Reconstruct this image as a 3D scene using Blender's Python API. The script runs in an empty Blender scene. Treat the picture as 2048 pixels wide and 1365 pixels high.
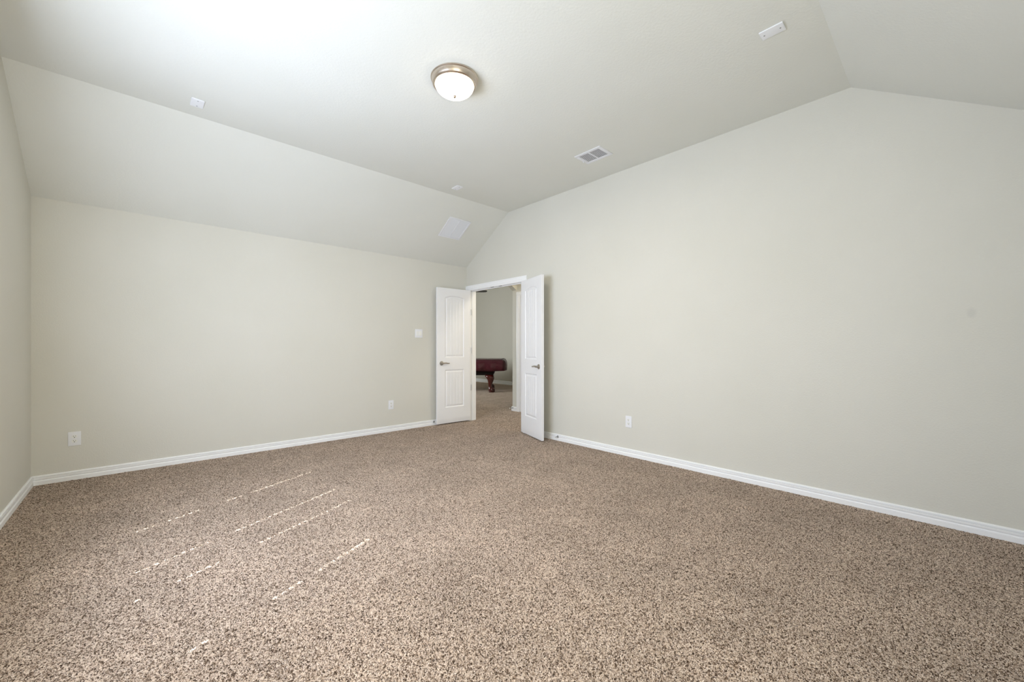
import bpy, bmesh, math, random
from mathutils import Vector, Matrix

random.seed(7)
SC = bpy.context.scene
COL = SC.collection
R = math.radians

# ------------------------------------------------------------------ measures
YN, XE, XW, YS = 5.231, 3.851, -0.664, -0.52      # inner faces of the four walls
ZL, ZF = 2.44, 3.085                              # low edge and flat of the ceiling
YF1, YF2 = 4.232, 0.482                           # folds between flat and slopes
CAMH = 1.17
WT = 0.12                                         # wall thickness
DY0, DY1, DZ = 3.93, 5.15, 2.075                  # double door opening
HX = 5.035                                        # far wall of the hall
GX, GY = 8.38, 12.0                               # far walls of the game room

# ------------------------------------------------------------------ camera
cam_d = bpy.data.cameras.new('camera')
cam = bpy.data.objects.new('camera', cam_d)
COL.objects.link(cam)
cam_d.sensor_fit = 'HORIZONTAL'
cam_d.sensor_width = 36.0
cam_d.lens = 36.0 * 805.95 / 2048
cam_d.shift_y = 12.04 / 2048
cam_d.clip_start = 0.02
cam.location = (0, 0, CAMH)
cam.rotation_euler = (R(90), 0, R(47.19 - 90))
SC.camera = cam

# ------------------------------------------------------------------ colour management
vs = SC.view_settings
vs.view_transform = 'Standard'
vs.look = 'None'
vs.gamma = 1.0
vs.use_curve_mapping = False
vs.exposure = 0.07

# ------------------------------------------------------------------ sky, sun, daylight
SUN_AZ, SUN_EL = R(25.2), math.atan(0.92)
world = bpy.data.worlds.new('sky')
SC.world = world
world.use_nodes = True
wn = world.node_tree.nodes
wn.clear()
sky = wn.new('ShaderNodeTexSky')
sky.sky_type = 'NISHITA'
sky.sun_disc = False
sky.sun_elevation = SUN_EL
bg = wn.new('ShaderNodeBackground')
bg.inputs['Strength'].default_value = 0.15
wo = wn.new('ShaderNodeOutputWorld')
world.node_tree.links.new(sky.outputs[0], bg.inputs[0])
world.node_tree.links.new(bg.outputs[0], wo.inputs[0])


def light(name, typ, loc, energy, color=(1, 1, 1), direction=None, size=None, size_y=None, **kw):
    d = bpy.data.lights.new(name, typ)
    d.energy = energy
    d.color = color
    if size is not None and typ == 'AREA':
        d.shape = 'RECTANGLE'
        d.size = size
        d.size_y = size_y or size
    for k, v in kw.items():
        setattr(d, k, v)
    o = bpy.data.objects.new(name, d)
    COL.objects.link(o)
    o.location = loc
    if direction is not None:
        o.rotation_euler = Vector(direction).to_track_quat('-Z', 'Y').to_euler()
    return o


sd = Vector((math.cos(SUN_AZ) * math.cos(SUN_EL), math.sin(SUN_AZ) * math.cos(SUN_EL), -math.sin(SUN_EL)))
light('sun', 'SUN', (-6, -2, 6), 48.0, (0.94, 0.98, 1.0), sd, angle=R(0.53))
# daylight thrown up and into the room by the tilted slats of the two window blinds, in horizontal bands
for yc in (1.895, 2.845):
    for k in range(6):
        light('window_daylight', 'AREA', (XW + 0.05, yc, 0.77 + 0.225 * k), 2.9 if k < 2 else 8.4, (0.85, 0.98, 1.25), (1, 0, 0.28 if k < 3 else 0.03), 0.88, 0.215)
# added soft fill from behind the camera, lifting the shaded walls
light('rear_fill_light', 'AREA', (0.3, YS + 0.06, 1.45), 38.0, (1.0, 0.95, 0.80), (0, 1, 0.3), 1.5, 1.3)
light('game_room_daylight', 'AREA', (3.4, 9.0, 1.6), 110.0, (0.90, 0.97, 1.0), (1, 0, 0), 1.8, 1.5)
light('hall_lamp_glow', 'POINT', (4.4, 3.4, 2.5), 34.0, (1, 0.90, 0.75), shadow_soft_size=0.12)

# ------------------------------------------------------------------ materials


def new_mat(name):
    m = bpy.data.materials.new(name)
    m.use_nodes = True
    nt = m.node_tree
    b = nt.nodes['Principled BSDF']
    return m, nt, b


def N(nt, t, **inp):
    n = nt.nodes.new(t)
    for k, v in inp.items():
        n.inputs[k.replace('_', ' ')].default_value = v
    return n


def simple(name, color, rough=0.5, metal=0.0, bump=None, **extra):
    m, nt, b = new_mat(name)
    b.inputs['Base Color'].default_value = (*color, 1)
    b.inputs['Roughness'].default_value = rough
    b.inputs['Metallic'].default_value = metal
    for k, v in extra.items():
        b.inputs[k.replace('_', ' ')].default_value = v
    if bump:
        sc_, st, dist = bump
        tc = N(nt, 'ShaderNodeTexCoord')
        no = N(nt, 'ShaderNodeTexNoise', Scale=sc_, Detail=3.0)
        bp = N(nt, 'ShaderNodeBump', Strength=st, Distance=dist)
        nt.links.new(tc.outputs['Object'], no.inputs['Vector'])
        nt.links.new(no.outputs['Fac'], bp.inputs['Height'])
        nt.links.new(bp.outputs[0], b.inputs['Normal'])
    return m


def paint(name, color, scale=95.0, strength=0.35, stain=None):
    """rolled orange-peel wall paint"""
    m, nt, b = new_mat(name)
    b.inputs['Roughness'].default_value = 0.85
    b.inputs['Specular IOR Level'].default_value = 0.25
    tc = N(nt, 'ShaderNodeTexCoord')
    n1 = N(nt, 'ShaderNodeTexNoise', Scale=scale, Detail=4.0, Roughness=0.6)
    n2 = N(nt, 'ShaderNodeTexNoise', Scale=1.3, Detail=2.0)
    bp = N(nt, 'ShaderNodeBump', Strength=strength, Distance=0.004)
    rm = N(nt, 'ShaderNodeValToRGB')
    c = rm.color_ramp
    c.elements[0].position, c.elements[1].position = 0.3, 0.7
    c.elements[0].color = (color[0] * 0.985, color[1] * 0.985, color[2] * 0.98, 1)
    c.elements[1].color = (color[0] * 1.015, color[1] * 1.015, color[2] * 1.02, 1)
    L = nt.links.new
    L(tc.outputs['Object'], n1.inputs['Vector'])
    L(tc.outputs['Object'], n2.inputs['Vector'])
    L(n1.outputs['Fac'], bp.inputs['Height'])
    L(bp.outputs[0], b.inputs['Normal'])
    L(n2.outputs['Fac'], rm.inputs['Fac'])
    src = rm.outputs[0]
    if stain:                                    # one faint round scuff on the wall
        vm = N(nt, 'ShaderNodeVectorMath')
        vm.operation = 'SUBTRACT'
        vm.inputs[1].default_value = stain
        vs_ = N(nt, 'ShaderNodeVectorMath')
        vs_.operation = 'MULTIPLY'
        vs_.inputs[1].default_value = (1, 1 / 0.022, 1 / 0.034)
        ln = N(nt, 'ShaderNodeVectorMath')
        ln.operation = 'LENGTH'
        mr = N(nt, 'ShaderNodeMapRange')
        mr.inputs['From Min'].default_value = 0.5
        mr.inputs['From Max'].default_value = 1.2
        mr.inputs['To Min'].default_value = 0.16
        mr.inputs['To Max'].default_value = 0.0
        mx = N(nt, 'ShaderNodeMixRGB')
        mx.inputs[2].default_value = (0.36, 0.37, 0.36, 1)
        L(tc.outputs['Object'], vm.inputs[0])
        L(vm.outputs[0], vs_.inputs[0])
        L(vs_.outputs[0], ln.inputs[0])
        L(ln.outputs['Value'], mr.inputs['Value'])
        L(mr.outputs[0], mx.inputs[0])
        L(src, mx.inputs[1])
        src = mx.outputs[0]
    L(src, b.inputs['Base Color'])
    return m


def carpet_mat():
    """frieze pile: short worm-like tufts really stand up (displacement), each tuft with its own yarn colour"""
    m, nt, b = new_mat('frieze_carpet')
    L = nt.links.new
    m.displacement_method = 'BOTH'
    b.inputs['Roughness'].default_value = 0.95
    b.inputs['Specular IOR Level'].default_value = 0.05
    tc = N(nt, 'ShaderNodeTexCoord')
    wob = N(nt, 'ShaderNodeTexNoise', Scale=140.0, Detail=2.0)
    wob.noise_dimensions = '2D'
    wsub = N(nt, 'ShaderNodeVectorMath')
    wsub.operation = 'SUBTRACT'
    wsub.inputs[1].default_value = (0.5, 0.5, 0.5)
    wsc = N(nt, 'ShaderNodeVectorMath')
    wsc.operation = 'SCALE'
    wsc.inputs['Scale'].default_value = 0.011
    wadd = N(nt, 'ShaderNodeVectorMath')
    L(tc.outputs['Object'], wob.inputs['Vector'])
    L(wob.outputs['Color'], wsub.inputs[0])
    L(wsub.outputs[0], wsc.inputs[0])
    L(wsc.outputs[0], wadd.inputs[0])
    L(tc.outputs['Object'], wadd.inputs[1])
    vor = N(nt, 'ShaderNodeTexVoronoi', Scale=290.0)          # single tufts
    vor.voronoi_dimensions = '2D'
    L(wadd.outputs[0], vor.inputs['Vector'])
    sep = N(nt, 'ShaderNodeSeparateColor')
    L(vor.outputs['Color'], sep.inputs[0])
    fine = N(nt, 'ShaderNodeTexNoise', Scale=240.0, Detail=3.0, Roughness=0.7)
    fine.noise_dimensions = '2D'
    L(tc.outputs['Object'], fine.inputs['Vector'])
    mixf = N(nt, 'ShaderNodeMix')
    mixf.data_type = 'FLOAT'
    mixf.inputs[0].default_value = 0.45
    L(sep.outputs[0], mixf.inputs[2])
    L(fine.outputs['Fac'], mixf.inputs[3])
    rm = N(nt, 'ShaderNodeValToRGB')
    c = rm.color_ramp
    c.elements[0].position, c.elements[1].position = 0.26, 0.80
    c.elements[0].color = (0.070, 0.046, 0.032, 1)
    c.elements[1].color = (0.95, 0.80, 0.665, 1)
    e = c.elements.new(0.38)
    e.color = (0.26, 0.18, 0.125, 1)
    e = c.elements.new(0.52)
    e.color = (0.645, 0.505, 0.395, 1)
    L(mixf.outputs[0], rm.inputs['Fac'])
    # broad lay of the pile, brushed by feet
    big = N(nt, 'ShaderNodeTexNoise', Scale=2.2, Detail=4.0, Roughness=0.65)
    L(tc.outputs['Object'], big.inputs['Vector'])
    mr = N(nt, 'ShaderNodeMapRange')
    mr.inputs['From Min'].default_value = 0.3
    mr.inputs['From Max'].default_value = 0.7
    mr.inputs['To Min'].default_value = 0.88
    mr.inputs['To Max'].default_value = 1.12
    L(big.outputs['Fac'], mr.inputs['Value'])
    mul = N(nt, 'ShaderNodeVectorMath')
    mul.operation = 'SCALE'
    L(rm.outputs[0], mul.inputs[0])
    L(mr.outputs[0], mul.inputs['Scale'])
    L(mul.outputs[0], b.inputs['Base Color'])
    # height: rounded tuft heads, uneven lengths, fine fibres
    d2 = N(nt, 'ShaderNodeMath')
    d2.operation = 'MULTIPLY_ADD'
    L(vor.outputs['Distance'], d2.inputs[0])
    d2.inputs[1].default_value = -0.9
    L(sep.outputs[1], d2.inputs[2])
    fa = N(nt, 'ShaderNodeMath')
    fa.operation = 'MULTIPLY_ADD'
    L(fine.outputs['Fac'], fa.inputs[0])
    fa.inputs[1].default_value = 0.9
    L(d2.outputs[0], fa.inputs[2])
    ds = N(nt, 'ShaderNodeDisplacement', Midlevel=0.55, Scale=0.0056)
    L(fa.outputs[0], ds.inputs['Height'])
    L(ds.outputs[0], nt.nodes['Material Output'].inputs['Displacement'])
    return m


WALLC = (0.690, 0.675, 0.603)
M = {}
M['wall'] = paint('beige_wall_paint', WALLC)
M['wall_scuffed'] = paint('beige_wall_paint_scuffed', WALLC, stain=(XE, -0.105, 1.386))
M['ceiling'] = paint('ceiling_paint', (0.745, 0.748, 0.688), 60.0, 0.35)
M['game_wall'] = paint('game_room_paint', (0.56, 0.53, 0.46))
M['carpet'] = carpet_mat()
M['trim'] = simple('white_trim_enamel', (0.93, 0.935, 0.93), 0.35)
M['door'] = simple('white_door_enamel', (0.86, 0.86, 0.86), 0.38, bump=(220.0, 0.05, 0.001))
M['plastic'] = simple('white_plastic', (0.83, 0.84, 0.86), 0.3)
M['plastic_ivory'] = simple('off_white_plastic', (0.86, 0.86, 0.82), 0.3)
M['vent'] = simple('white_vent_enamel', (0.80, 0.81, 0.83), 0.4)
M['dark'] = simple('dark_cavity', (0.03, 0.032, 0.035), 0.9)
M['duct'] = simple('grey_duct_metal', (0.16, 0.17, 0.18), 0.7)
M['filter'] = simple('grey_air_filter', (0.50, 0.53, 0.56), 0.9)
M['nickel'] = simple('brushed_nickel', (0.62, 0.54, 0.46), 0.28, 1.0)
M['handle'] = simple('satin_nickel_handle', (0.42, 0.385, 0.34), 0.3, 1.0)
M['steel'] = simple('grey_steel', (0.30, 0.30, 0.30), 0.35, 1.0)
M['hinge'] = simple('satin_hinge', (0.62, 0.62, 0.60), 0.35, 1.0)
M['rubber'] = simple('white_rubber', (0.85, 0.84, 0.80), 0.6)
M['slat'] = simple('white_blind_slat', (0.85, 0.85, 0.83), 0.45)
M['vinyl'] = simple('burgundy_vinyl', (0.060, 0.004, 0.011), 0.32, bump=(9.0, 0.5, 0.03))
M['mahogany'] = simple('red_mahogany', (0.070, 0.008, 0.005), 0.2, Coat_Weight=0.5)
M['darkwood'] = simple('dark_mahogany', (0.010, 0.004, 0.003), 0.6, Specular_IOR_Level=0.2)
M['fan_blade'] = simple('dark_walnut_blade', (0.022, 0.013, 0.009), 0.5)
M['bronze'] = simple('oil_rubbed_bronze', (0.05, 0.035, 0.025), 0.4, 0.8)

m, nt, b = new_mat('lit_frosted_glass')
b.inputs['Base Color'].default_value = (0.95, 0.92, 0.86, 1)
b.inputs['Roughness'].default_value = 0.4
b.inputs['Emission Color'].default_value = (1, 0.87, 0.68, 1)
b.inputs['Emission Strength'].default_value = 7.0
M['lit_glass'] = m

m = bpy.data.materials.new('window_glass')
m.use_nodes = True
nt = m.node_tree
nt.nodes.clear()
o_ = nt.nodes.new('ShaderNodeOutputMaterial')
t_ = nt.nodes.new('ShaderNodeBsdfTransparent')
g_ = nt.nodes.new('ShaderNodeBsdfGlossy')
g_.inputs['Roughness'].default_value = 0.02
x_ = nt.nodes.new('ShaderNodeMixShader')
x_.inputs[0].default_value = 0.06
nt.links.new(t_.outputs[0], x_.inputs[1])
nt.links.new(g_.outputs[0], x_.inputs[2])
nt.links.new(x_.outputs[0], o_.inputs[0])
M['glass'] = m

# ------------------------------------------------------------------ mesh helpers


class MB:
    """collects shapes for ONE mesh object"""

    def __init__(self):
        self.bm = bmesh.new()

    def box(self, lo, hi, bevel=0.0, mat=None, segs=2):
        t = bmesh.new()
        bmesh.ops.create_cube(t, size=1.0)
        for v in t.verts:
            v.co = Vector([(lo[i] + hi[i]) / 2 + v.co[i] * (hi[i] - lo[i]) for i in range(3)])
        if bevel:
            bmesh.ops.bevel(t, geom=t.edges[:], offset=bevel, segments=segs, affect='EDGES', profile=0.6)
        self._add(t, mat)
        return self

    def prism(self, pts, axis, a, b_, mat=None):
        """polygon (list of 2D points in the other two axes, in order) extruded along axis from a to b_"""
        t = bmesh.new()
        oth = [i for i in range(3) if i != axis]

        def co(p, h):
            v = [0, 0, 0]
            v[axis] = h
            v[oth[0]], v[oth[1]] = p
            return v
        va = [t.verts.new(co(p, a)) for p in pts]
        vb = [t.verts.new(co(p, b_)) for p in pts]
        n = len(pts)
        t.faces.new(va)
        t.faces.new(vb[::-1])
        for i in range(n):
            t.faces.new((va[i], vb[i], vb[(i + 1) % n], va[(i + 1) % n]))
        bmesh.ops.recalc_face_normals(t, faces=t.faces[:])
        self._add(t, mat)
        return self

    def lathe(self, prof, seg=48, mat=None, sx=1.0, sy=1.0):
        """profile of (radius, z) turned about Z"""
        t = bmesh.new()
        rings = []
        for r, z in prof:
            if r < 1e-6:
                rings.append([t.verts.new((0, 0, z))])
            else:
                rings.append([t.verts.new((r * sx * math.cos(2 * math.pi * k / seg), r * sy * math.sin(2 * math.pi * k / seg), z)) for k in range(seg)])
        for A, B in zip(rings, rings[1:]):
            for k in range(seg):
                k2 = (k + 1) % seg
                if len(A) == 1 and len(B) == 1:
                    continue
                if len(A) == 1:
                    t.faces.new((A[0], B[k], B[k2]))
                elif len(B) == 1:
                    t.faces.new((A[k], B[0], A[k2]))
                else:
                    t.faces.new((A[k], B[k], B[k2], A[k2]))
        for ring in (rings[0], rings[-1]):
            if len(ring) > 2:
                t.faces.new(ring)
        bmesh.ops.recalc_face_normals(t, faces=t.faces[:])
        self._add(t, mat)
        return self

    def tube(self, pts, radii, seg=14, mat=None, flat=1.0):
        """round bar along a polyline"""
        t = bmesh.new()
        pts = [Vector(p) for p in pts]
        if not hasattr(radii, '__len__'):
            radii = [radii] * len(pts)
        rings = []
        up = Vector((0, 0, 1))
        for i, p in enumerate(pts):
            d = (pts[min(i + 1, len(pts) - 1)] - pts[max(i - 1, 0)]).normalized()
            s = d.cross(up)
            if s.length < 1e-3:
                s = Vector((1, 0, 0))
            s.normalize()
            u = s.cross(d)
            rings.append([t.verts.new(p + (s * math.cos(2 * math.pi * k / seg) + u * flat * math.sin(2 * math.pi * k / seg)) * radii[i]) for k in range(seg)])
        for A, B in zip(rings, rings[1:]):
            for k in range(seg):
                t.faces.new((A[k], B[k], B[(k + 1) % seg], A[(k + 1) % seg]))
        t.faces.new(rings[0])
        t.faces.new(rings[-1])
        bmesh.ops.recalc_face_normals(t, faces=t.faces[:])
        self._add(t, mat)
        return self

    def _add(self, t, mat=None):
        if mat is not None:
            t.transform(mat)
        me = bpy.data.meshes.new('tmp')
        t.to_mesh(me)
        t.free()
        self.bm.from_mesh(me)
        bpy.data.meshes.remove(me)

    def build(self, name, material, parent=None, smooth=None):
        me = bpy.data.meshes.new(name)
        self.bm.to_mesh(me)
        self.bm.free()
        me.materials.append(material)
        if smooth:
            for p in me.polygons:
                p.use_smooth = True
            me.set_sharp_from_angle(angle=R(smooth))
        o = bpy.data.objects.new(name, me)
        COL.objects.link(o)
        if parent:
            o.parent = parent
        return o


def tag(o, label, cat, group=None):
    o['label'] = label
    o['category'] = cat
    if group:
        o['group'] = group
    return o


def struct(o, label=None):
    o['kind'] = 'structure'
    if label:
        o['label'] = label
    return o


def empty(name, mat=None, loc=None):
    o = bpy.data.objects.new(name, None)
    o.empty_display_size = 0.1
    COL.objects.link(o)
    if mat is not None:
        o.matrix_world = mat
    if loc is not None:
        o.location = loc
    return o


def frame(origin, xa, ya, za):
    m_ = Matrix.Identity(4)
    for i, v in enumerate((xa, ya, za)):
        v = Vector(v).normalized()
        for k in range(3):
            m_[k][i] = v[k]
    for k in range(3):
        m_[k][3] = origin[k]
    return m_


def copy_tree(o, parent=None):
    c = o.copy()
    COL.objects.link(c)
    if parent:
        c.parent = parent
        c.matrix_parent_inverse = o.matrix_parent_inverse
    for ch in o.children:
        copy_tree(ch, c)
    return c


# ------------------------------------------------------------------ the bedroom shell


def floor_mesh():
    """one carpeted floor, built in square blocks; the blocks nearer the camera carry the finer grid the pile needs"""
    import numpy as np
    B = 0.25
    xs0, ys0 = XW - 0.25, YS - 0.25
    nx, ny = int((GX + 0.2 - xs0) / B) + 1, int((GY + 0.2 - ys0) / B) + 1
    vl, fl, base = [], [], 0
    fwd = (math.cos(R(47.19)), math.sin(R(47.19)))
    for i in range(nx):
        for j in range(ny):
            x0, y0 = xs0 + i * B, ys0 + j * B
            cx_, cy_ = x0 + B / 2, y0 + B / 2
            dist = math.hypot(cx_, cy_)
            dep = cx_ * fwd[0] + cy_ * fwd[1]
            lat = abs(cx_ * fwd[1] - cy_ * fwd[0])
            inroom = x0 < XE and y0 < YN
            if dep < 0.9 or lat > dep * 1.45 + 0.3:
                n = 8
            elif not inroom:
                n = 24 if (x0 < 5.2 and y0 < 6.5) else 10
            elif dist < 2.1:
                n = 140
            elif dist < 3.2:
                n = 100
            else:
                n = 60
            g = np.linspace(0, B, n + 1)
            X, Y = np.meshgrid(x0 + g, y0 + g, indexing='ij')
            vl.append(np.stack([X.ravel(), Y.ravel(), np.zeros(X.size)], 1))
            a = np.arange(n)[:, None] * (n + 1) + np.arange(n)[None, :]
            a = a.ravel() + base
            fl.append(np.stack([a, a + n + 1, a + n + 2, a + 1], 1))
            base += (n + 1) ** 2
    # backing under the pile
    x1, y1 = xs0 + nx * B, ys0 + ny * B
    vl.append(np.array([[xs0, ys0, -0.012], [x1, ys0, -0.012], [x1, y1, -0.012], [xs0, y1, -0.012]]))
    V = np.concatenate(vl)
    F = np.concatenate(fl)
    F = np.concatenate([F, np.array([[base, base + 1, base + 2, base + 3]])])
    me = bpy.data.meshes.new('floor')
    me.vertices.add(len(V))
    me.vertices.foreach_set('co', V.astype('f').ravel())
    me.loops.add(F.size)
    me.loops.foreach_set('vertex_index', F.astype('i').ravel())
    me.polygons.add(len(F))
    me.polygons.foreach_set('loop_start', np.arange(0, F.size, 4, dtype='i'))
    me.polygons.foreach_set('use_smooth', np.ones(len(F), dtype=bool))
    me.update(calc_edges=True)
    me.materials.append(M['carpet'])
    o = bpy.data.objects.new('floor', me)
    COL.objects.link(o)
    return o


struct(floor_mesh(), 'speckled brown and beige frieze carpet')

cb = MB()
cb.prism([(YS, ZL), (YF2, ZF), (YF1, ZF), (YN, ZL), (YN, ZL + 0.14), (YF1 + 0.05, ZF + 0.12), (YF2 - 0.05, ZF + 0.12), (YS, ZL + 0.14)], 0, XW, XE)
struct(cb.build('ceiling', M['ceiling']), 'pale textured vaulted ceiling, flat in the middle with two sloped sides')

struct(MB().box((XW - WT, YN, 0), (XE, YN + WT, ZL + 0.25)).build('wall_north', M['wall']), 'long beige wall left of the double doors')
SW0, SW1, SZ0, SZ1 = -0.50, 1.10, 0.75, 2.10          # opening for the added rear window, out of view
sw = MB()
sw.box((XW - WT, YS - WT, 0), (SW0, YS, ZL + 0.25))
sw.box((SW1, YS - WT, 0), (XE + WT, YS, ZL + 0.25))
sw.box((SW0, YS - WT, 0), (SW1, YS, SZ0))
sw.box((SW0, YS - WT, SZ1), (SW1, YS, ZL + 0.25))
struct(sw.build('wall_south', M['wall']), 'beige wall behind the camera')
fr = MB()
for lo, hi in (((SW0, SZ0), (SW0 + 0.05, SZ1)), ((SW1 - 0.05, SZ0), (SW1, SZ1)), ((SW0, SZ0), (SW1, SZ0 + 0.05)), ((SW0, SZ1 - 0.05), (SW1, SZ1)),
               ((0.28, SZ0), (0.32, SZ1)), ((SW0, 1.40), (SW1, 1.44))):
    fr.box((lo[0], YS - 0.10, lo[1]), (hi[0], YS - 0.06, hi[1]))
w3 = struct(fr.build('window_3', M['trim']), 'white window added around the fill light behind the camera')  # unseen window, invented to go with the rear fill light
MB().box((SW0 + 0.02, YS - 0.088, SZ0 + 0.02), (SW1 - 0.02, YS - 0.083, SZ1 - 0.02)).build('shade', M['slat'], w3)

# wall with the double doors (gable end): polygon with a notch for the opening
we = MB()
TOPY = 0.16
we.prism([(YS, 0), (DY0, 0), (DY0, DZ), (DY1, DZ), (DY1, 0), (YN + WT, 0), (YN + WT, ZF + 0.16), (YS, ZF + 0.16)], 0, XE, XE + WT)
struct(we.build('wall_east', M['wall_scuffed']), 'tall beige gable wall right of the double doors')

# wall with the two windows (gable end)
WZ0, WZ1 = 0.62, 2.05
WIN = [(1.43, 2.36), (2.38, 3.31)]
ww = MB()
x0, x1 = XW - WT, XW
ww.prism([(YS, 0), (WIN[0][0], 0), (WIN[0][0], ZF + 0.06), (YF2, ZF + 0.06), (YS, ZL + 0.06)], 0, x0, x1)
ww.prism([(WIN[1][1], 0), (YN, 0), (YN, ZL + 0.06), (YF1, ZF + 0.06), (WIN[1][1], ZF + 0.06)], 0, x0, x1)
ww.box((x0, WIN[0][1], 0), (x1, WIN[1][0], ZF + 0.06))
for a, b_ in WIN:
    ww.box((x0, a, 0), (x1, b_, WZ0))
    ww.box((x0, a, WZ1), (x1, b_, ZF + 0.06))
struct(ww.build('wall_west', M['wall']), 'beige window wall at the far left edge')

# ------------------------------------------------------------------ baseboards (moulded profile: depth, height)
BPROF = [(0, 0), (0.016, 0), (0.016, 0.033), (0.0095, 0.037), (0.0085, 0.042), (0.0145, 0.049), (0.0145, 0.0635), (0.006, 0.0645), (0.006, 0.0672),
         (0.0125, 0.0685), (0.0115, 0.075), (0.006, 0.080), (0, 0.080)]
bb = MB()
bb.prism([(YN - d, z) for d, z in BPROF], 0, XW, XE)
struct(bb.build('baseboard_north', M['trim']))
bb = MB()
bb.prism([(XE - d, z) for d, z in BPROF], 1, YS, DY0 - 0.079)
struct(bb.build('baseboard_east', M['trim']))
bb = MB()
bb.prism([(XW + d, z) for d, z in BPROF], 1, YS, YN)
struct(bb.build('baseboard_west', M['trim']))
bb = MB()
bb.prism([(YS + d, z) for d, z in BPROF], 0, XW, XE)
struct(bb.build('baseboard_south', M['trim']))

# ------------------------------------------------------------------ door casing and jamb
CW = 0.07
CP = [(0, 0), (0.0, 0.010), (0.006, 0.012), (0.012, 0.012), (0.018, 0.015), (0.045, 0.017), (0.052, 0.017), (0.056, 0.014), (CW, 0.012), (CW, 0)]
tr = MB()
inner0, inner1, innz = DY0 + 0.004, DY1 - 0.002, DZ - 0.004
# left leg (against the corner), right leg, head - swept profile with the broad side outward
LK = (YN - inner1) / CW
tr.prism([(XE - t, inner1 + w * LK) for w, t in CP], 2, 0, innz)
tr.prism([(XE - t, inner0 - 0.006 - w) for w, t in CP], 2, 0, innz)
tr.prism([(XE - t, innz + w) for w, t in CP], 1, inner0 - 0.006 - CW, YN)
struct(tr.build('trim_1', M['trim']), 'white casing around the double door opening')
jb = MB()
JT = 0.018
jb.box((XE - 0.004, DY1 - 0.006, 0), (XE + WT + 0.004, DY1 + JT - 0.006, DZ), 0.001)
jb.box((XE - 0.004, DY0 - JT + 0.006, 0), (XE + WT + 0.004, DY0 + 0.006, DZ), 0.001)
jb.box((XE - 0.004, DY0 + 0.006, DZ - 0.012), (XE + WT + 0.004, DY1 - 0.006, DZ + 0.004), 0.001)
# stop strips
sx = XE + 0.04
jb.box((sx, DY1 - 0.018, 0), (sx + 0.035, DY1 - 0.006, DZ - 0.012), 0.002)
jb.box((sx, DY0 + 0.006, 0), (sx + 0.035, DY0 + 0.018, DZ - 0.012), 0.002)
jb.box((sx, DY0 + 0.006, DZ - 0.024), (sx + 0.035, DY1 - 0.006, DZ - 0.012), 0.002)
jamb = struct(jb.build('trim_2', M['trim']), 'white jamb lining the double door opening')
for yc in (4.425, 4.61):
    MB().box((XE + 0.004, yc - 0.028, DZ - 0.0155), (XE + 0.03, yc + 0.028, DZ - 0.0115), 0.001).build('catch_plate', M['steel'], jamb)

# ------------------------------------------------------------------ double doors: two-panel arch-top plank doors
DW, DT, DB, DTOP = 0.605, 0.035, 0.018, 2.062


def door_height(u, z):
    """relief depth of the moulded skin (0 at the flat face, negative inward); u from the free edge"""
    def panel(u0, u1, z0, z1, arch):
        du = min(u - u0, u1 - u)
        zt = z1
        if arch:
            c = (u0 + u1) / 2
            hw = (u1 - u0) / 2
            zt = z1 + arch * (1 - ((u - c) / hw) ** 2)
        dz = min(z - z0, zt - z)
        return min(du, dz)
    for (u0, u1, z0, z1, arch) in ((0.135, 0.475, 1.012, 1.922, 0.030), (0.135, 0.475, 0.255, 0.825, 0.0)):
        d = panel(u0, u1, z0, z1, arch)
        if d > 0:
            # ogee: falls to a groove, rises to the raised plank field
            if d < 0.012:
                h = -0.010 * (0.5 - 0.5 * math.cos(math.pi * d / 0.012))
            elif d < 0.020:
                h = -0.010
            elif d < 0.036:
                h = -0.010 + 0.0075 * (d - 0.020) / 0.016
            else:
                h = -0.0025
                f0, f1 = u0 + 0.036, u1 - 0.036
                npl = 5
                w = (f1 - f0) / npl
                k = round((u - f0) / w)
                if 0 < k < npl:
                    g = abs(u - f0 - k * w)
                    if g < 0.0045:
                        h -= 0.0035 * (1 - g / 0.0045)
            return h
    return 0.0


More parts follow.
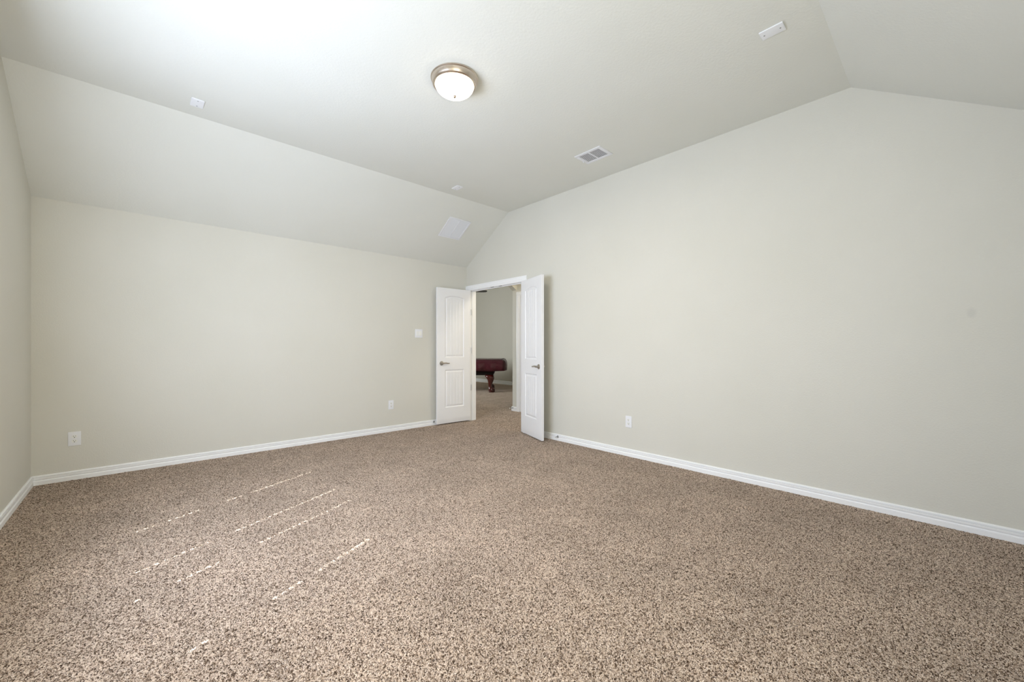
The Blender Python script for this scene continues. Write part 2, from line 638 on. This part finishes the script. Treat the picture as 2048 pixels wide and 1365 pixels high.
def door_mesh():
    us = [0, 0.004]
    u = 0.010
    while u < 0.13:
        us.append(u)
        u += 0.03
    n = 150
    us += [0.132 + (0.478 - 0.132) * i / n for i in range(n + 1)]
    us += [0.50, 0.54, 0.58, DW - 0.004, DW]
    zs = [DB, DB + 0.004, 0.1, 0.2]
    zs += [0.250 + 0.0035 * i for i in range(16)]
    zs += [0.33, 0.42, 0.52, 0.62, 0.70, 0.75]
    zs += [0.780 + 0.0035 * i for i in range(15)]
    zs += [0.88, 0.93, 0.97]
    zs += [1.006 + 0.0035 * i for i in range(16)]
    zs += [1.1, 1.25, 1.4, 1.6, 1.75, 1.82]
    zs += [1.870 + 0.003 * i for i in range(29)]
    zs += [1.99, 2.03, DTOP - 0.004, DTOP]
    bm = bmesh.new()
    grids = []
    for side in (1, -1):
        g = []
        for z in zs:
            row = []
            for u in us:
                h = door_height(u, z)
                e = 0.0
                if u in (0, DW) or z in (DB, DTOP):
                    e = -0.002                                   # eased edge
                row.append(bm.verts.new((u, side * (DT / 2 + h + e), z)))
            g.append(row)
        grids.append(g)
    A, B = grids
    for j in range(len(zs) - 1):
        for i in range(len(us) - 1):
            bm.faces.new((A[j][i], A[j][i + 1], A[j + 1][i + 1], A[j + 1][i]))
            bm.faces.new((B[j][i], B[j + 1][i], B[j + 1][i + 1], B[j][i + 1]))
    nu, nz = len(us), len(zs)
    for i in range(nu - 1):
        bm.faces.new((A[0][i], B[0][i], B[0][i + 1], A[0][i + 1]))
        bm.faces.new((A[nz - 1][i], A[nz - 1][i + 1], B[nz - 1][i + 1], B[nz - 1][i]))
    for j in range(nz - 1):
        bm.faces.new((A[j][0], A[j + 1][0], B[j + 1][0], B[j][0]))
        bm.faces.new((A[j][nu - 1], B[j][nu - 1], B[j + 1][nu - 1], A[j + 1][nu - 1]))
    bmesh.ops.recalc_face_normals(bm, faces=bm.faces[:])
    me = bpy.data.meshes.new('door_leaf')
    bm.to_mesh(me)
    bm.free()
    me.materials.append(M['door'])
    for p in me.polygons:
        p.use_smooth = True
    me.set_sharp_from_angle(angle=R(28))
    return me


DOOR_ME = door_mesh()


def door(name, pin, free, side, label):
    """pin and free: plan points of the middle of the leaf at the hinge and the free edge; local x runs from the free edge to the hinge;
    side: +1/-1, which local y faces the camera"""
    pin, free = Vector(pin), Vector(free)
    xa = (pin - free).normalized()
    mw = frame((free.x, free.y, 0), (xa.x, xa.y, 0), (-xa.y, xa.x, 0), (0, 0, 1))
    o = bpy.data.objects.new(name, DOOR_ME)
    COL.objects.link(o)
    o.matrix_world = mw
    struct(o, label)
    HZ = 0.926
    for s in (1, -1):
        hb = MB()
        mt = Matrix.Translation((0.075, s * (DT / 2 - 0.001), HZ)) @ Matrix.Rotation(R(-90 * s), 4, 'X')
        hb.lathe([(0.0325, 0), (0.0325, 0.004), (0.030, 0.008), (0.020, 0.010), (0.0125, 0.012), (0.0125, 0.042), (0.0115, 0.047), (0, 0.048)], 32, mt)
        h = hb.build('door_handle', M['handle'], o, 35)
        lv = MB()
        y = s * (DT / 2 + 0.041)
        lv.tube([(0.070, y, HZ), (0.085, y, HZ), (0.105, y * 1.02, HZ + 0.004), (0.135, y, HZ + 0.003), (0.165, y * 0.97, HZ - 0.003), (0.188, y * 0.93, HZ - 0.002), (0.192, y * 0.92, HZ - 0.002)],
                [0.009, 0.0115, 0.0095, 0.0085, 0.0085, 0.008, 0.005], 16)
        l = lv.build('lever', M['handle'], h, 40)
    # hinges along the hinge edge: leaf plate and knuckle
    for z in (0.30 - 0.02 + 0.25, 1.115, 1.72):
        hg = MB()
        hg.box((DW - 0.0015, -DT / 2 + 0.004, z - 0.045), (DW + 0.0015, DT / 2 - 0.003, z + 0.045), 0.0005)
        hg.tube([(DW + 0.004, -side * (DT / 2 + 0.003), z - 0.045), (DW + 0.004, -side * (DT / 2 + 0.003), z + 0.045)], 0.0055, 12)
        hg.build('hinge', M['hinge'], o, 40)
    return o


# left leaf stands open along the long wall, right leaf is swung back towards the gable wall
lp, lf = Vector((3.853, 5.1325)), Vector((3.2485, 5.1575))
door('door_1', lp, lf, 1, 'left leaf of the white double doors, opened flat along the long wall')
rd = Vector((0.332, 0.943)).normalized()
nrm = Vector((rd.y, -rd.x))                     # to the wall side
ff = Vector((3.6195, 3.3745))
rf = ff + nrm * (DT / 2)
rp = rf + rd * DW
door('door_2', rp, rf, 1, 'right leaf of the white double doors, swung back towards the gable wall')

# ------------------------------------------------------------------ windows with blinds (left edge, out of frame)
LINES = {2.21: [(-0.04, 0.04), (0.17, 0.42), (0.55, 1.29)], 1.58: [(0.16, 0.245), (0.49, 0.63), (0.70, 1.07)],
         3.16: [(-0.06, 0.36), (0.45, 1.23)], 2.53: [(-0.05, 0.38), (0.50, 1.21)]}
TSUN = 0.92 / math.cos(SUN_AZ)                   # drop per metre of X
blind0 = None
for i, (a, b_) in enumerate(WIN):
    fr = MB()
    xo, xi = XW - WT + 0.005, XW - WT + 0.045
    fr.box((xo, a, WZ0), (xi, a + 0.04, WZ1))
    fr.box((xo, b_ - 0.04, WZ0), (xi, b_, WZ1))
    fr.box((xo, a + 0.04, WZ0), (xi, b_ - 0.04, WZ0 + 0.045))
    fr.box((xo, a + 0.04, WZ1 - 0.045), (xi, b_ - 0.04, WZ1))
    w = struct(fr.build('window_%d' % (i + 1), M['trim']), 'white window beside the camera with a closed blind')
    MB().box((xo + 0.005, a + 0.04, 1.12), (xi - 0.005, b_ - 0.04, 1.16)).build('meeting_rail', M['trim'], w)
    gl = MB()
    gl.box((xo + 0.012, a + 0.04, WZ0 + 0.045), (xo + 0.016, b_ - 0.04, 1.12))
    gl.box((xo + 0.012, a + 0.04, 1.16), (xo + 0.016, b_ - 0.04, WZ1 - 0.045))
    gl.build('pane', M['glass'], w)
    MB().box((XW - WT + 0.045, a, WZ0 - 0.02), (XW + 0.03, b_, WZ0 + 0.001)).build('window_sill', M['trim'], w)
    # blind: route holes beside the ladder cords let thin dotted lines of sun through
    xb = XW - 0.035
    bl = empty('window_blind', loc=(xb, (a + b_) / 2, WZ0))
    tag(bl, ('white closed slat blind in the window nearer the camera', 'white closed slat blind in the window nearer the long wall')[i], 'blind', 'blinds in the window wall')
    inv = Matrix.Translation((-xb, -(a + b_) / 2, -WZ0))
    MB().box((xb - 0.03, a + 0.005, WZ1 - 0.045), (xb + 0.03, b_ - 0.005, WZ1), 0.003, inv).build('headrail', M['slat'], bl)
    MB().box((xb + 0.03, a + 0.002, WZ1 - 0.035), (XW + 0.11, b_ - 0.002, WZ1 + 0.03), 0.004, inv).build('valance', M['slat'], bl)
    MB().box((xb - 0.026, a + 0.008, WZ0 + 0.004), (xb + 0.026, b_ - 0.008, WZ0 + 0.022), 0.003, inv).build('bottom_rail', M['slat'], bl)
    sb = MB()
    pitch, sw = 0.040, 0.050
    lines = sorted(y for y in LINES if a < y < b_)
    z = WZ0 + 0.045
    while z < WZ1 - 0.05:
        mt = inv @ Matrix.Translation((xb, 0, z)) @ Matrix.Rotation(R(-72), 4, 'Y')
        y = a + 0.006
        for yl in lines:
            xf = XW + z / TSUN                   # where this hole would land on the floor
            hole = any(p <= xf <= q for p, q in LINES[yl]) and random.random() < 0.95
            if not hole:
                continue
            hw = random.uniform(0.0035, 0.0055)
            hl = random.uniform(0.009, 0.015)
            sb.box((-sw / 2, y, -0.0012), (sw / 2, yl - hw, 0.0012), 0, mt)
            sb.box((-sw / 2, yl - hw, -0.0012), (-hl, yl + hw, 0.0012), 0, mt)
            sb.box((hl, yl - hw, -0.0012), (sw / 2, yl + hw, 0.0012), 0, mt)
            y = yl + hw
        sb.box((-sw / 2, y, -0.0012), (sw / 2, b_ - 0.006, 0.0012), 0, mt)
        z += pitch
    sb.build('slats', M['slat'], bl)

# ------------------------------------------------------------------ ceiling light
light('ceiling_light_glow', 'AREA', (1.652, 2.385, ZF - 0.15), 19.5, (1, 0.86, 0.62), (0, 0, -1), 0.24, shape='DISK')
lamp = empty('ceiling_light', loc=(1.652, 2.385, ZF))
tag(lamp, 'round flush ceiling light with a brushed nickel rim and a lit glass dome', 'ceiling light')
LR = 0.168
MB().lathe([(LR - 0.012, 0.002), (LR - 0.004, -0.001), (LR, -0.006), (LR, -0.010), (LR - 0.006, -0.014), (LR - 0.010, -0.030), (LR - 0.016, -0.040), (LR - 0.012, -0.044),
            (LR - 0.014, -0.048), (LR - 0.024, -0.054), (LR - 0.030, -0.054), (LR - 0.034, -0.046), (LR - 0.034, 0.002)], 96).build('rim', M['nickel'], lamp, 30)
gr = LR - 0.030
gp = [(gr, -0.044)] + [(gr * math.cos(t), -0.046 - 0.078 * math.sin(t)) for t in [R(6 * k) for k in range(1, 15)]] + [(0.0, -0.124)]
MB().lathe(gp, 96).build('glass_dome', M['lit_glass'], lamp, 60)
MB().lathe([(0, -0.122), (0.010, -0.122), (0.012, -0.126), (0.008, -0.130), (0.010, -0.134), (0.006, -0.139), (0, -0.141)], 24).build('finial', M['nickel'], lamp, 40)

# ------------------------------------------------------------------ ceiling register
reg = empty('ceiling_vent', mat=frame((3.326, 2.395, ZF), (0, 1, 0), (1, 0, 0), (0, 0, -1)))
tag(reg, 'white slotted air register on the flat ceiling, two rows of dark louvres', 'vent')
RL, RW = 0.302, 0.230                               # local x along the room's depth, y across, z down
f = MB()
fl = 0.034
f.box((-RL / 2, -RW / 2, 0), (RL / 2, -RW / 2 + fl, 0.007), 0.002)
f.box((-RL / 2, RW / 2 - fl, 0), (RL / 2, RW / 2, 0.007), 0.002)
f.box((-RL / 2, -RW / 2 + fl, 0), (-RL / 2 + fl, RW / 2 - fl, 0.007), 0.002)
f.box((RL / 2 - fl, -RW / 2 + fl, 0), (RL / 2, RW / 2 - fl, 0.007), 0.002)
f.box((-0.007, -RW / 2 + fl, 0.001), (0.007, RW / 2 - fl, 0.007), 0.001)
f.build('frame', M['vent'], reg, 30)
MB().box((-RL / 2 + 0.02, -RW / 2 + 0.02, 0.0004), (RL / 2 - 0.02, RW / 2 - 0.02, 0.0010)).build('duct_mouth', M['dark'], reg)
lv = MB()
ns = 10
span = RW - 2 * fl
for k in range(ns):
    y = -RW / 2 + fl + span * (k + 0.75) / ns
    for xa, xb_ in ((-RL / 2 + fl, -0.007), (0.007, RL / 2 - fl)):
        mt = Matrix.Translation(((xa + xb_) / 2, y, 0.0045)) @ Matrix.Rotation(R(-6), 4, 'X')
        lv.box((-(xb_ - xa) / 2, -0.0042, -0.0005), ((xb_ - xa) / 2, 0.0042, 0.0005), 0, mt)
lv.build('louvres', M['vent'], reg)
MB().box((RL / 2 - 0.012, 0.02, 0.006), (RL / 2 - 0.006, 0.032, 0.022), 0.0015).build('damper_lever', M['plastic'], reg)

# ------------------------------------------------------------------ return air grille on the sloped ceiling
sl = Vector((0, YN - YF1, ZL - ZF)).normalized()    # down the slope
gc = Vector((3.221, 4.649, 2.8157))
gz = Vector((0, sl.z, -sl.y))
if gz.z > 0:
    gz = -gz
# put the origin exactly on the slope
mslope = (ZL - ZF) / (YN - YF1)
gc.z = ZL + mslope * (gc.y - YN)
gril = empty('return_air_grille', mat=frame(gc, (1, 0, 0), sl, gz) if Vector((1, 0, 0)).cross(sl).dot(gz) > 0 else frame(gc, (-1, 0, 0), sl, gz))
tag(gril, 'square white return air grille on the sloped ceiling above the doors', 'vent')
GS = 0.352
f = MB()
fl = 0.022
f.box((-GS / 2, -GS / 2, 0), (GS / 2, -GS / 2 + fl, 0.009), 0.002)
f.box((-GS / 2, GS / 2 - fl, 0), (GS / 2, GS / 2, 0.009), 0.002)
f.box((-GS / 2, -GS / 2 + fl, 0), (-GS / 2 + fl, GS / 2 - fl, 0.009), 0.002)
f.box((GS / 2 - fl, -GS / 2 + fl, 0), (GS / 2, GS / 2 - fl, 0.009), 0.002)
f.box((-0.005, -GS / 2 + fl, 0.001), (0.005, GS / 2 - fl, 0.008), 0.001)
f.build('frame', M['vent'], gril, 30)
MB().box((-GS / 2 + 0.01, -GS / 2 + 0.01, 0.0004), (GS / 2 - 0.01, GS / 2 - 0.01, 0.0010)).build('filter', M['filter'], gril)
lv = MB()
ns = 24
for k in range(ns):
    y = -GS / 2 + fl + (GS - 2 * fl) * (k + 0.5) / ns
    mt = Matrix.Translation((0, y, 0.0045)) @ Matrix.Rotation(R(28), 4, 'X')
    lv.box((-GS / 2 + fl, -0.0055, -0.0004), (GS / 2 - fl, 0.0055, 0.0004), 0, mt)
lv.build('louvres', M['vent'], gril)

# ------------------------------------------------------------------ blank cover plates on the flat ceiling


def blank_plate(x, y, label):
    p = empty('blank_cover_plate', mat=frame((x, y, ZF), (0, 1, 0), (1, 0, 0), (0, 0, -1)))
    tag(p, label, 'cover plate', 'blank plates on the ceiling')
    MB().box((-0.0625, -0.041, 0), (0.0625, 0.041, 0.009), 0.004, None, 3).build('plate', M['plastic'], p, 30)
    for s in (-1, 1):
        MB().lathe([(0.0042, 0.0085), (0.0042, 0.0098), (0.003, 0.0104), (0, 0.0104)], 14, Matrix.Translation((s * 0.042, 0, 0))).build('screw', M['steel'], p, 40)
    return p


blank_plate(2.81, 0.718, 'blank white cover plate on the ceiling beside the right fold')
blank_plate(0.337, 3.988, 'blank white cover plate far left of the ceiling light, near the left fold')
blank_plate(2.802, 3.99, 'small blank white cover plate on the ceiling just above the return air grille')

# ------------------------------------------------------------------ outlets and switch


def wall_frame(where, x, y, z):
    if where == 'north':
        return frame((x, YN, z), (1, 0, 0), (0, 0, 1), (0, -1, 0))
    return frame((XE, y, z), (0, -1, 0), (0, 0, 1), (-1, 0, 0))


def outlet(where, x, y, z, label, wdt=0.074, hgt=0.124):
    p = empty('wall_outlet', mat=wall_frame(where, x, y, z))
    tag(p, label, 'outlet', 'electrical outlets on the walls')
    MB().box((-wdt / 2, -hgt / 2, 0), (wdt / 2, hgt / 2, 0.0065), 0.003, None, 3).build('cover_plate', M['plastic'], p, 30)
    MB().lathe([(0.0035, 0.006), (0.0035, 0.0072), (0, 0.0076)], 14).build('screw', M['plastic_ivory'], p, 40)
    for s in (1, -1):
        rc = MB()
        pts = []
        for k in range(40):
            t = 2 * math.pi * k / 40
            pts.append((0.0172 * math.cos(t), max(-0.0135, min(0.0135, 0.0172 * math.sin(t)))))
        rc.prism(pts, 2, 0.006, 0.0085)
        rcp = rc.build('receptacle', M['plastic_ivory'], p)
        rcp.location = (0, s * 0.0195, 0)
        sl_ = MB()
        sl_.box((-0.0078, 0.0005, 0.0083), (-0.0048, 0.0085, 0.0089))
        sl_.box((0.0048, 0.0015, 0.0083), (0.0076, 0.0080, 0.0089))
        sl_.lathe([(0.0034, 0.0083), (0.0034, 0.0089), (0, 0.0089)], 14, Matrix.Translation((0, -0.0070, 0)))
        sl_.build('slots', M['dark'], rcp)
    return p


outlet('north', -0.415, 0, 0.361, 'white duplex outlet low on the long wall beside the left corner', 0.079, 0.122)
outlet('north', 2.562, 0, 0.370, 'white duplex outlet low on the long wall, left of the open left door leaf')
outlet('east', 0, 2.316, 0.369, 'white duplex outlet low on the gable wall, right of the doors')

sw_ = empty('light_switch', mat=wall_frame('north', 2.9935, 0, 1.368))
tag(sw_, 'white double rocker light switch on the long wall beside the left door leaf', 'switch')
MB().box((-0.0605, -0.0625, 0), (0.0605, 0.0625, 0.0065), 0.003, None, 3).build('cover_plate', M['plastic'], sw_, 30)
for s in (-1, 1):
    rk = MB()
    rk.prism([(-0.034, 0.006), (0.034, 0.006), (0.034, 0.0075), (0.0, 0.0088), (-0.034, 0.0115)], 0, s * 0.0235 - 0.0165, s * 0.0235 + 0.0165)
    rk.build('rocker', M['plastic_ivory'], sw_)

# ------------------------------------------------------------------ door stops on the baseboards


def door_stop(origin, direction, label, length=0.075):
    d = Vector(direction).normalized()
    ya = Vector((0, 0, 1)).cross(d)
    p = empty('door_stop', mat=frame(origin, ya, d.cross(ya), d))
    tag(p, label, 'door stop', 'door stops on the baseboards')
    MB().lathe([(0.013, 0.0), (0.013, 0.004), (0.009, 0.008), (0.0055, 0.010), (0.0055, 0.012), (0, 0.012)], 20).build('base', M['steel'], p, 40)
    MB().tube([(0, 0, 0.010), (0, 0, length - 0.012)], 0.0045, 14).build('rod', M['steel'], p, 40)
    MB().lathe([(0.0, length - 0.014), (0.0085, length - 0.014), (0.0095, length - 0.008), (0.0085, length), (0, length + 0.001)], 20).build('tip', M['rubber'], p, 40)
    return p


door_stop((3.24, YN - 0.012, 0.052), (0, -1, 0), 'small metal door stop on the baseboard behind the left door leaf', 0.05)
door_stop((XE - 0.012, 3.30, 0.052), (-1, 0, 0), 'small metal door stop with white tip on the baseboard right of the right door leaf', 0.07)

# ------------------------------------------------------------------ hall and game room beyond the doors
HZC, GZC = 2.75, 3.05
HY = 5.42                                           # face of the opening's far side
hw = MB()
hw.box((HX, 2.0, 0), (HX + WT, HY, GZC))
struct(hw.build('wall_hall', M['wall']), 'cream hall wall seen through the double doors')
# header between hall and game room with a clipped corner
hd = MB()
cx = 4.50
cz = 2.20 + (HX - cx) * 0.60
hd.prism([(HX, 2.20), (HX, GZC), (XE + WT, GZC), (XE + WT, cz), (cx, cz)], 1, HY - 0.11, HY)
struct(hd.build('wall_hall_header', M['wall']), 'clipped corner of the opening from hall to game room')
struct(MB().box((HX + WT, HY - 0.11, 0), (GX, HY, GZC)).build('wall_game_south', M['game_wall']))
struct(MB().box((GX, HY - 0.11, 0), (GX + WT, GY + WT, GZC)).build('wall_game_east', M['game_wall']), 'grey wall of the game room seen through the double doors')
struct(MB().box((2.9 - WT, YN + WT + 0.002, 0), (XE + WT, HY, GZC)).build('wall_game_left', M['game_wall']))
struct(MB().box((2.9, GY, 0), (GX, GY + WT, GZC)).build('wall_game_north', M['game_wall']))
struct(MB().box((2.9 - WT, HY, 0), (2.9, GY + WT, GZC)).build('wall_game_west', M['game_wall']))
struct(MB().box((XE + WT, 1.88, 0), (HX + WT, 2.0, GZC)).build('wall_hall_end', M['wall']))
struct(MB().box((XE + WT, 1.88, GZC), (GX + WT, HY, GZC + 0.1)).build('ceiling_hall', M['ceiling']))
struct(MB().box((2.9 - WT, HY, GZC), (GX + WT, GY + WT, GZC + 0.1)).build('ceiling_game_room', M['ceiling']))
bb = MB()
bb.prism([(GX - d, z) for d, z in [(d * 1.0, z * 1.35) for d, z in BPROF]], 1, HY, GY)
struct(bb.build('baseboard_game_room', M['trim']), 'white baseboard of the game room')
bb = MB()
bb.prism([(HX - d, z) for d, z in BPROF], 1, 5.306, HY + 0.016)
bb.prism([(HY + d, z) for d, z in BPROF], 0, HX, HX + 0.10)
struct(bb.build('baseboard_hall', M['trim']), 'white baseboard around the hall wall corner')
# door in the hall wall: casing and slab
tr = MB()
tr.prism([(HX - t, 5.306 - CW + w) for w, t in CP], 2, 0, 2.10)
tr.prism([(HX - t, 4.37 + CW - w) for w, t in CP], 2, 0, 2.10)
tr.prism([(HX - t, 2.10 + w) for w, t in CP], 1, 4.37, 5.306)
struct(tr.build('trim_3', M['trim']), 'white door casing on the hall wall')
struct(MB().box((HX - 0.004, 4.37 + CW, 0.01), (HX + 0.03, 5.306 - CW, 2.10), 0.002).build('door_3', M['door']), 'white closed door on the hall wall')
door_stop((HX - 0.012, 5.40, 0.055), (-1, 0, 0), 'small door stop on the hall baseboard seen through the doorway', 0.08)

# ceiling fan of the game room: only one blade tip shows under the door head
fan = empty('ceiling_fan', loc=(5.54, 7.82, 2.485))
tag(fan, 'dark ceiling fan in the game room, one blade tip showing under the door head', 'ceiling fan')
MB().lathe([(0, 0.08), (0.09, 0.08), (0.11, 0.05), (0.11, -0.01), (0.09, -0.05), (0.05, -0.07), (0, -0.075)], 32).build('motor_housing', M['bronze'], fan, 40)
MB().lathe([(0.06, GZC - 2.50), (0.06, GZC - 2.53), (0.02, GZC - 2.55), (0.0125, GZC - 2.55), (0.0125, 0.08), (0, 0.08)], 24).build('downrod', M['bronze'], fan, 40)
az0 = math.atan2(-0.6795, 0.7337)
for k in range(5):
    t = az0 + k * 2 * math.pi / 5
    bl = MB()
    pts = [(0.10, -0.02), (0.20, -0.025), (0.26, -0.055), (0.58, -0.07), (0.635, -0.06), (0.66, -0.03), (0.665, 0.0), (0.66, 0.03), (0.635, 0.06), (0.58, 0.07), (0.26, 0.055), (0.20, 0.025), (0.10, 0.02)]
    bl.prism(pts, 2, -0.004, 0.004, Matrix.Rotation(t, 4, 'Z') @ Matrix.Rotation(R(24), 4, 'X'))
    bl.build('blade', M['fan_blade'], fan)

# pool table under a burgundy cover
UX = Vector((0.7337, -0.6795, 0))                   # along the table, towards the right of the photo
VX = Vector((0.6795, 0.7337, 0))                    # away from the camera
PTM = frame((6.665, 8.03, 0), UX, VX, (0, 0, 1))    # origin under the near right leg
pool = empty('pool_table', mat=PTM)
tag(pool, 'mahogany pool table with carved claw-foot legs in the game room', 'pool table')
TL, TW = 2.25, 1.27
X1 = 0.375                                           # right end of the rails beyond the leg
ap = MB()
ap.prism([(0.075, 0.44), (0.12, 0.60), (0.12, 0.76), (X1 - TL + 0.26, 0.76), (X1 - TL + 0.26, 0.60), (X1 - TL + 0.31, 0.44)], 1, 0.0, TW - 0.28)
ap.build('apron', M['darkwood'], pool)
MB().box((X1 - TL + 0.02, -0.10, 0.745), (X1 - 0.02, TW - 0.14, 0.785), 0.01).build('rail_top', M['mahogany'], pool)


def leg_mesh():
    lg = MB()
    prof = [  # (z, centre x, centre y, half width) - cabriole knee above a claw foot
        (0.45, -0.02, 0.03, 0.100), (0.42, -0.02, 0.02, 0.112), (0.395, -0.005, 0.01, 0.112), (0.36, 0.014, 0.0, 0.098), (0.31, 0.016, 0.0, 0.078), (0.25, 0.008, 0.0, 0.060),
        (0.20, 0.002, 0.0, 0.048), (0.16, 0.0, 0.0, 0.043), (0.13, 0.006, 0.0, 0.048), (0.10, 0.022, -0.005, 0.062), (0.06, 0.034, -0.01, 0.072), (0.02, 0.036, -0.01, 0.070), (0.0, 0.034, -0.008, 0.062)]
    t = bmesh.new()
    rings = []
    seg = 20
    for z, cx_, cy_, r in prof:
        rings.append([t.verts.new((cx_ + r * math.copysign(abs(math.cos(a)) ** 0.75, math.cos(a)), cy_ + r * math.copysign(abs(math.sin(a)) ** 0.75, math.sin(a)), z)) for a in [2 * math.pi * k / seg for k in range(seg)]])
    for A, B in zip(rings, rings[1:]):
        for k in range(seg):
            t.faces.new((A[k], A[(k + 1) % seg], B[(k + 1) % seg], B[k]))
    t.faces.new(rings[0])
    t.faces.new(rings[-1])
    bmesh.ops.recalc_face_normals(t, faces=t.faces[:])
    lg._add(t)
    return lg


def claw():
    cl = MB()
    for a in (-120, -75, -30, 15):                   # toes over the ball
        d = Vector((math.cos(R(a)), math.sin(R(a)), 0))
        cl.tube([(0.02 + d.x * 0.02, d.y * 0.02, 0.112), (0.034 + d.x * 0.05, d.y * 0.05, 0.100), (0.036 + d.x * 0.078, d.y * 0.078, 0.066), (0.036 + d.x * 0.080, d.y * 0.080, 0.028), (0.036 + d.x * 0.070, d.y * 0.070, 0.004)],
                [0.022, 0.024, 0.021, 0.017, 0.008], 10)
    return cl


for (lx, ly) in ((0, 0), (-0.05, TW - 0.32), (X1 - TL + 0.42, 0), (X1 - TL + 0.42, TW - 0.32)):
    l = leg_mesh().build('leg', M['mahogany'], pool, 60)
    l.location = (lx, ly, 0)
    c = claw().build('claw_foot', M['mahogany'], l, 60)

# cover: draped vinyl with soft folds and clipped corners
cv = bmesh.new()
x0c, x1c, y0c, y1c = X1 - TL - 0.04, X1 + 0.04, -0.155, TW - 0.085
ch = 0.07
cor = [(x0c + ch, y0c), (x1c - ch, y0c), (x1c, y0c + ch), (x1c, y1c - ch), (x1c - ch, y1c), (x0c + ch, y1c), (x0c, y1c - ch), (x0c, y0c + ch)]
ring = []
for i in range(8):
    p, q = Vector(cor[i]), Vector(cor[(i + 1) % 8])
    n = max(3, int((q - p).length / 0.03))
    for k in range(n):
        ring.append((p.lerp(q, k / n), (q - p).normalized()))
rows = []
ZC = [0.848, 0.832, 0.79, 0.72, 0.64, 0.555]
INS = [-0.13, -0.055, -0.012, 0.0, 0.0, 0.0]
for j, z in enumerate(ZC):
    row = []
    for k, (p, d) in enumerate(ring):
        s = k * 0.03
        w = (j / 5) * (0.012 * math.sin(s * 21) + 0.010 * math.sin(s * 9.3 + 1.0))
        nrm2 = Vector((d.y, -d.x))
        inset = INS[j]
        if j == len(ZC) - 1:
            w -= 0.012
        zz = z + (0.008 * math.sin(s * 6.1) if j == len(ZC) - 1 else 0)
        pp = p + nrm2 * (w + inset)
        row.append(cv.verts.new((pp.x, pp.y, zz)))
    rows.append(row)
for A, B in zip(rows, rows[1:]):
    for k in range(len(ring)):
        k2 = (k + 1) % len(ring)
        cv.faces.new((A[k], B[k], B[k2], A[k2]))
cv.faces.new(rows[0])
bmesh.ops.recalc_face_normals(cv, faces=cv.faces[:])
me = bpy.data.meshes.new('table_cover')
cv.to_mesh(me)
cv.free()
me.materials.append(M['vinyl'])
for p in me.polygons:
    p.use_smooth = True
me.set_sharp_from_angle(angle=R(50))
cover = bpy.data.objects.new('table_cover', me)
COL.objects.link(cover)
cover.matrix_world = PTM
md = cover.modifiers.new('thickness', 'SOLIDIFY')
md.thickness = 0.003
md.offset = 1
tag(cover, 'shiny burgundy vinyl cover draped over the pool table', 'cover')
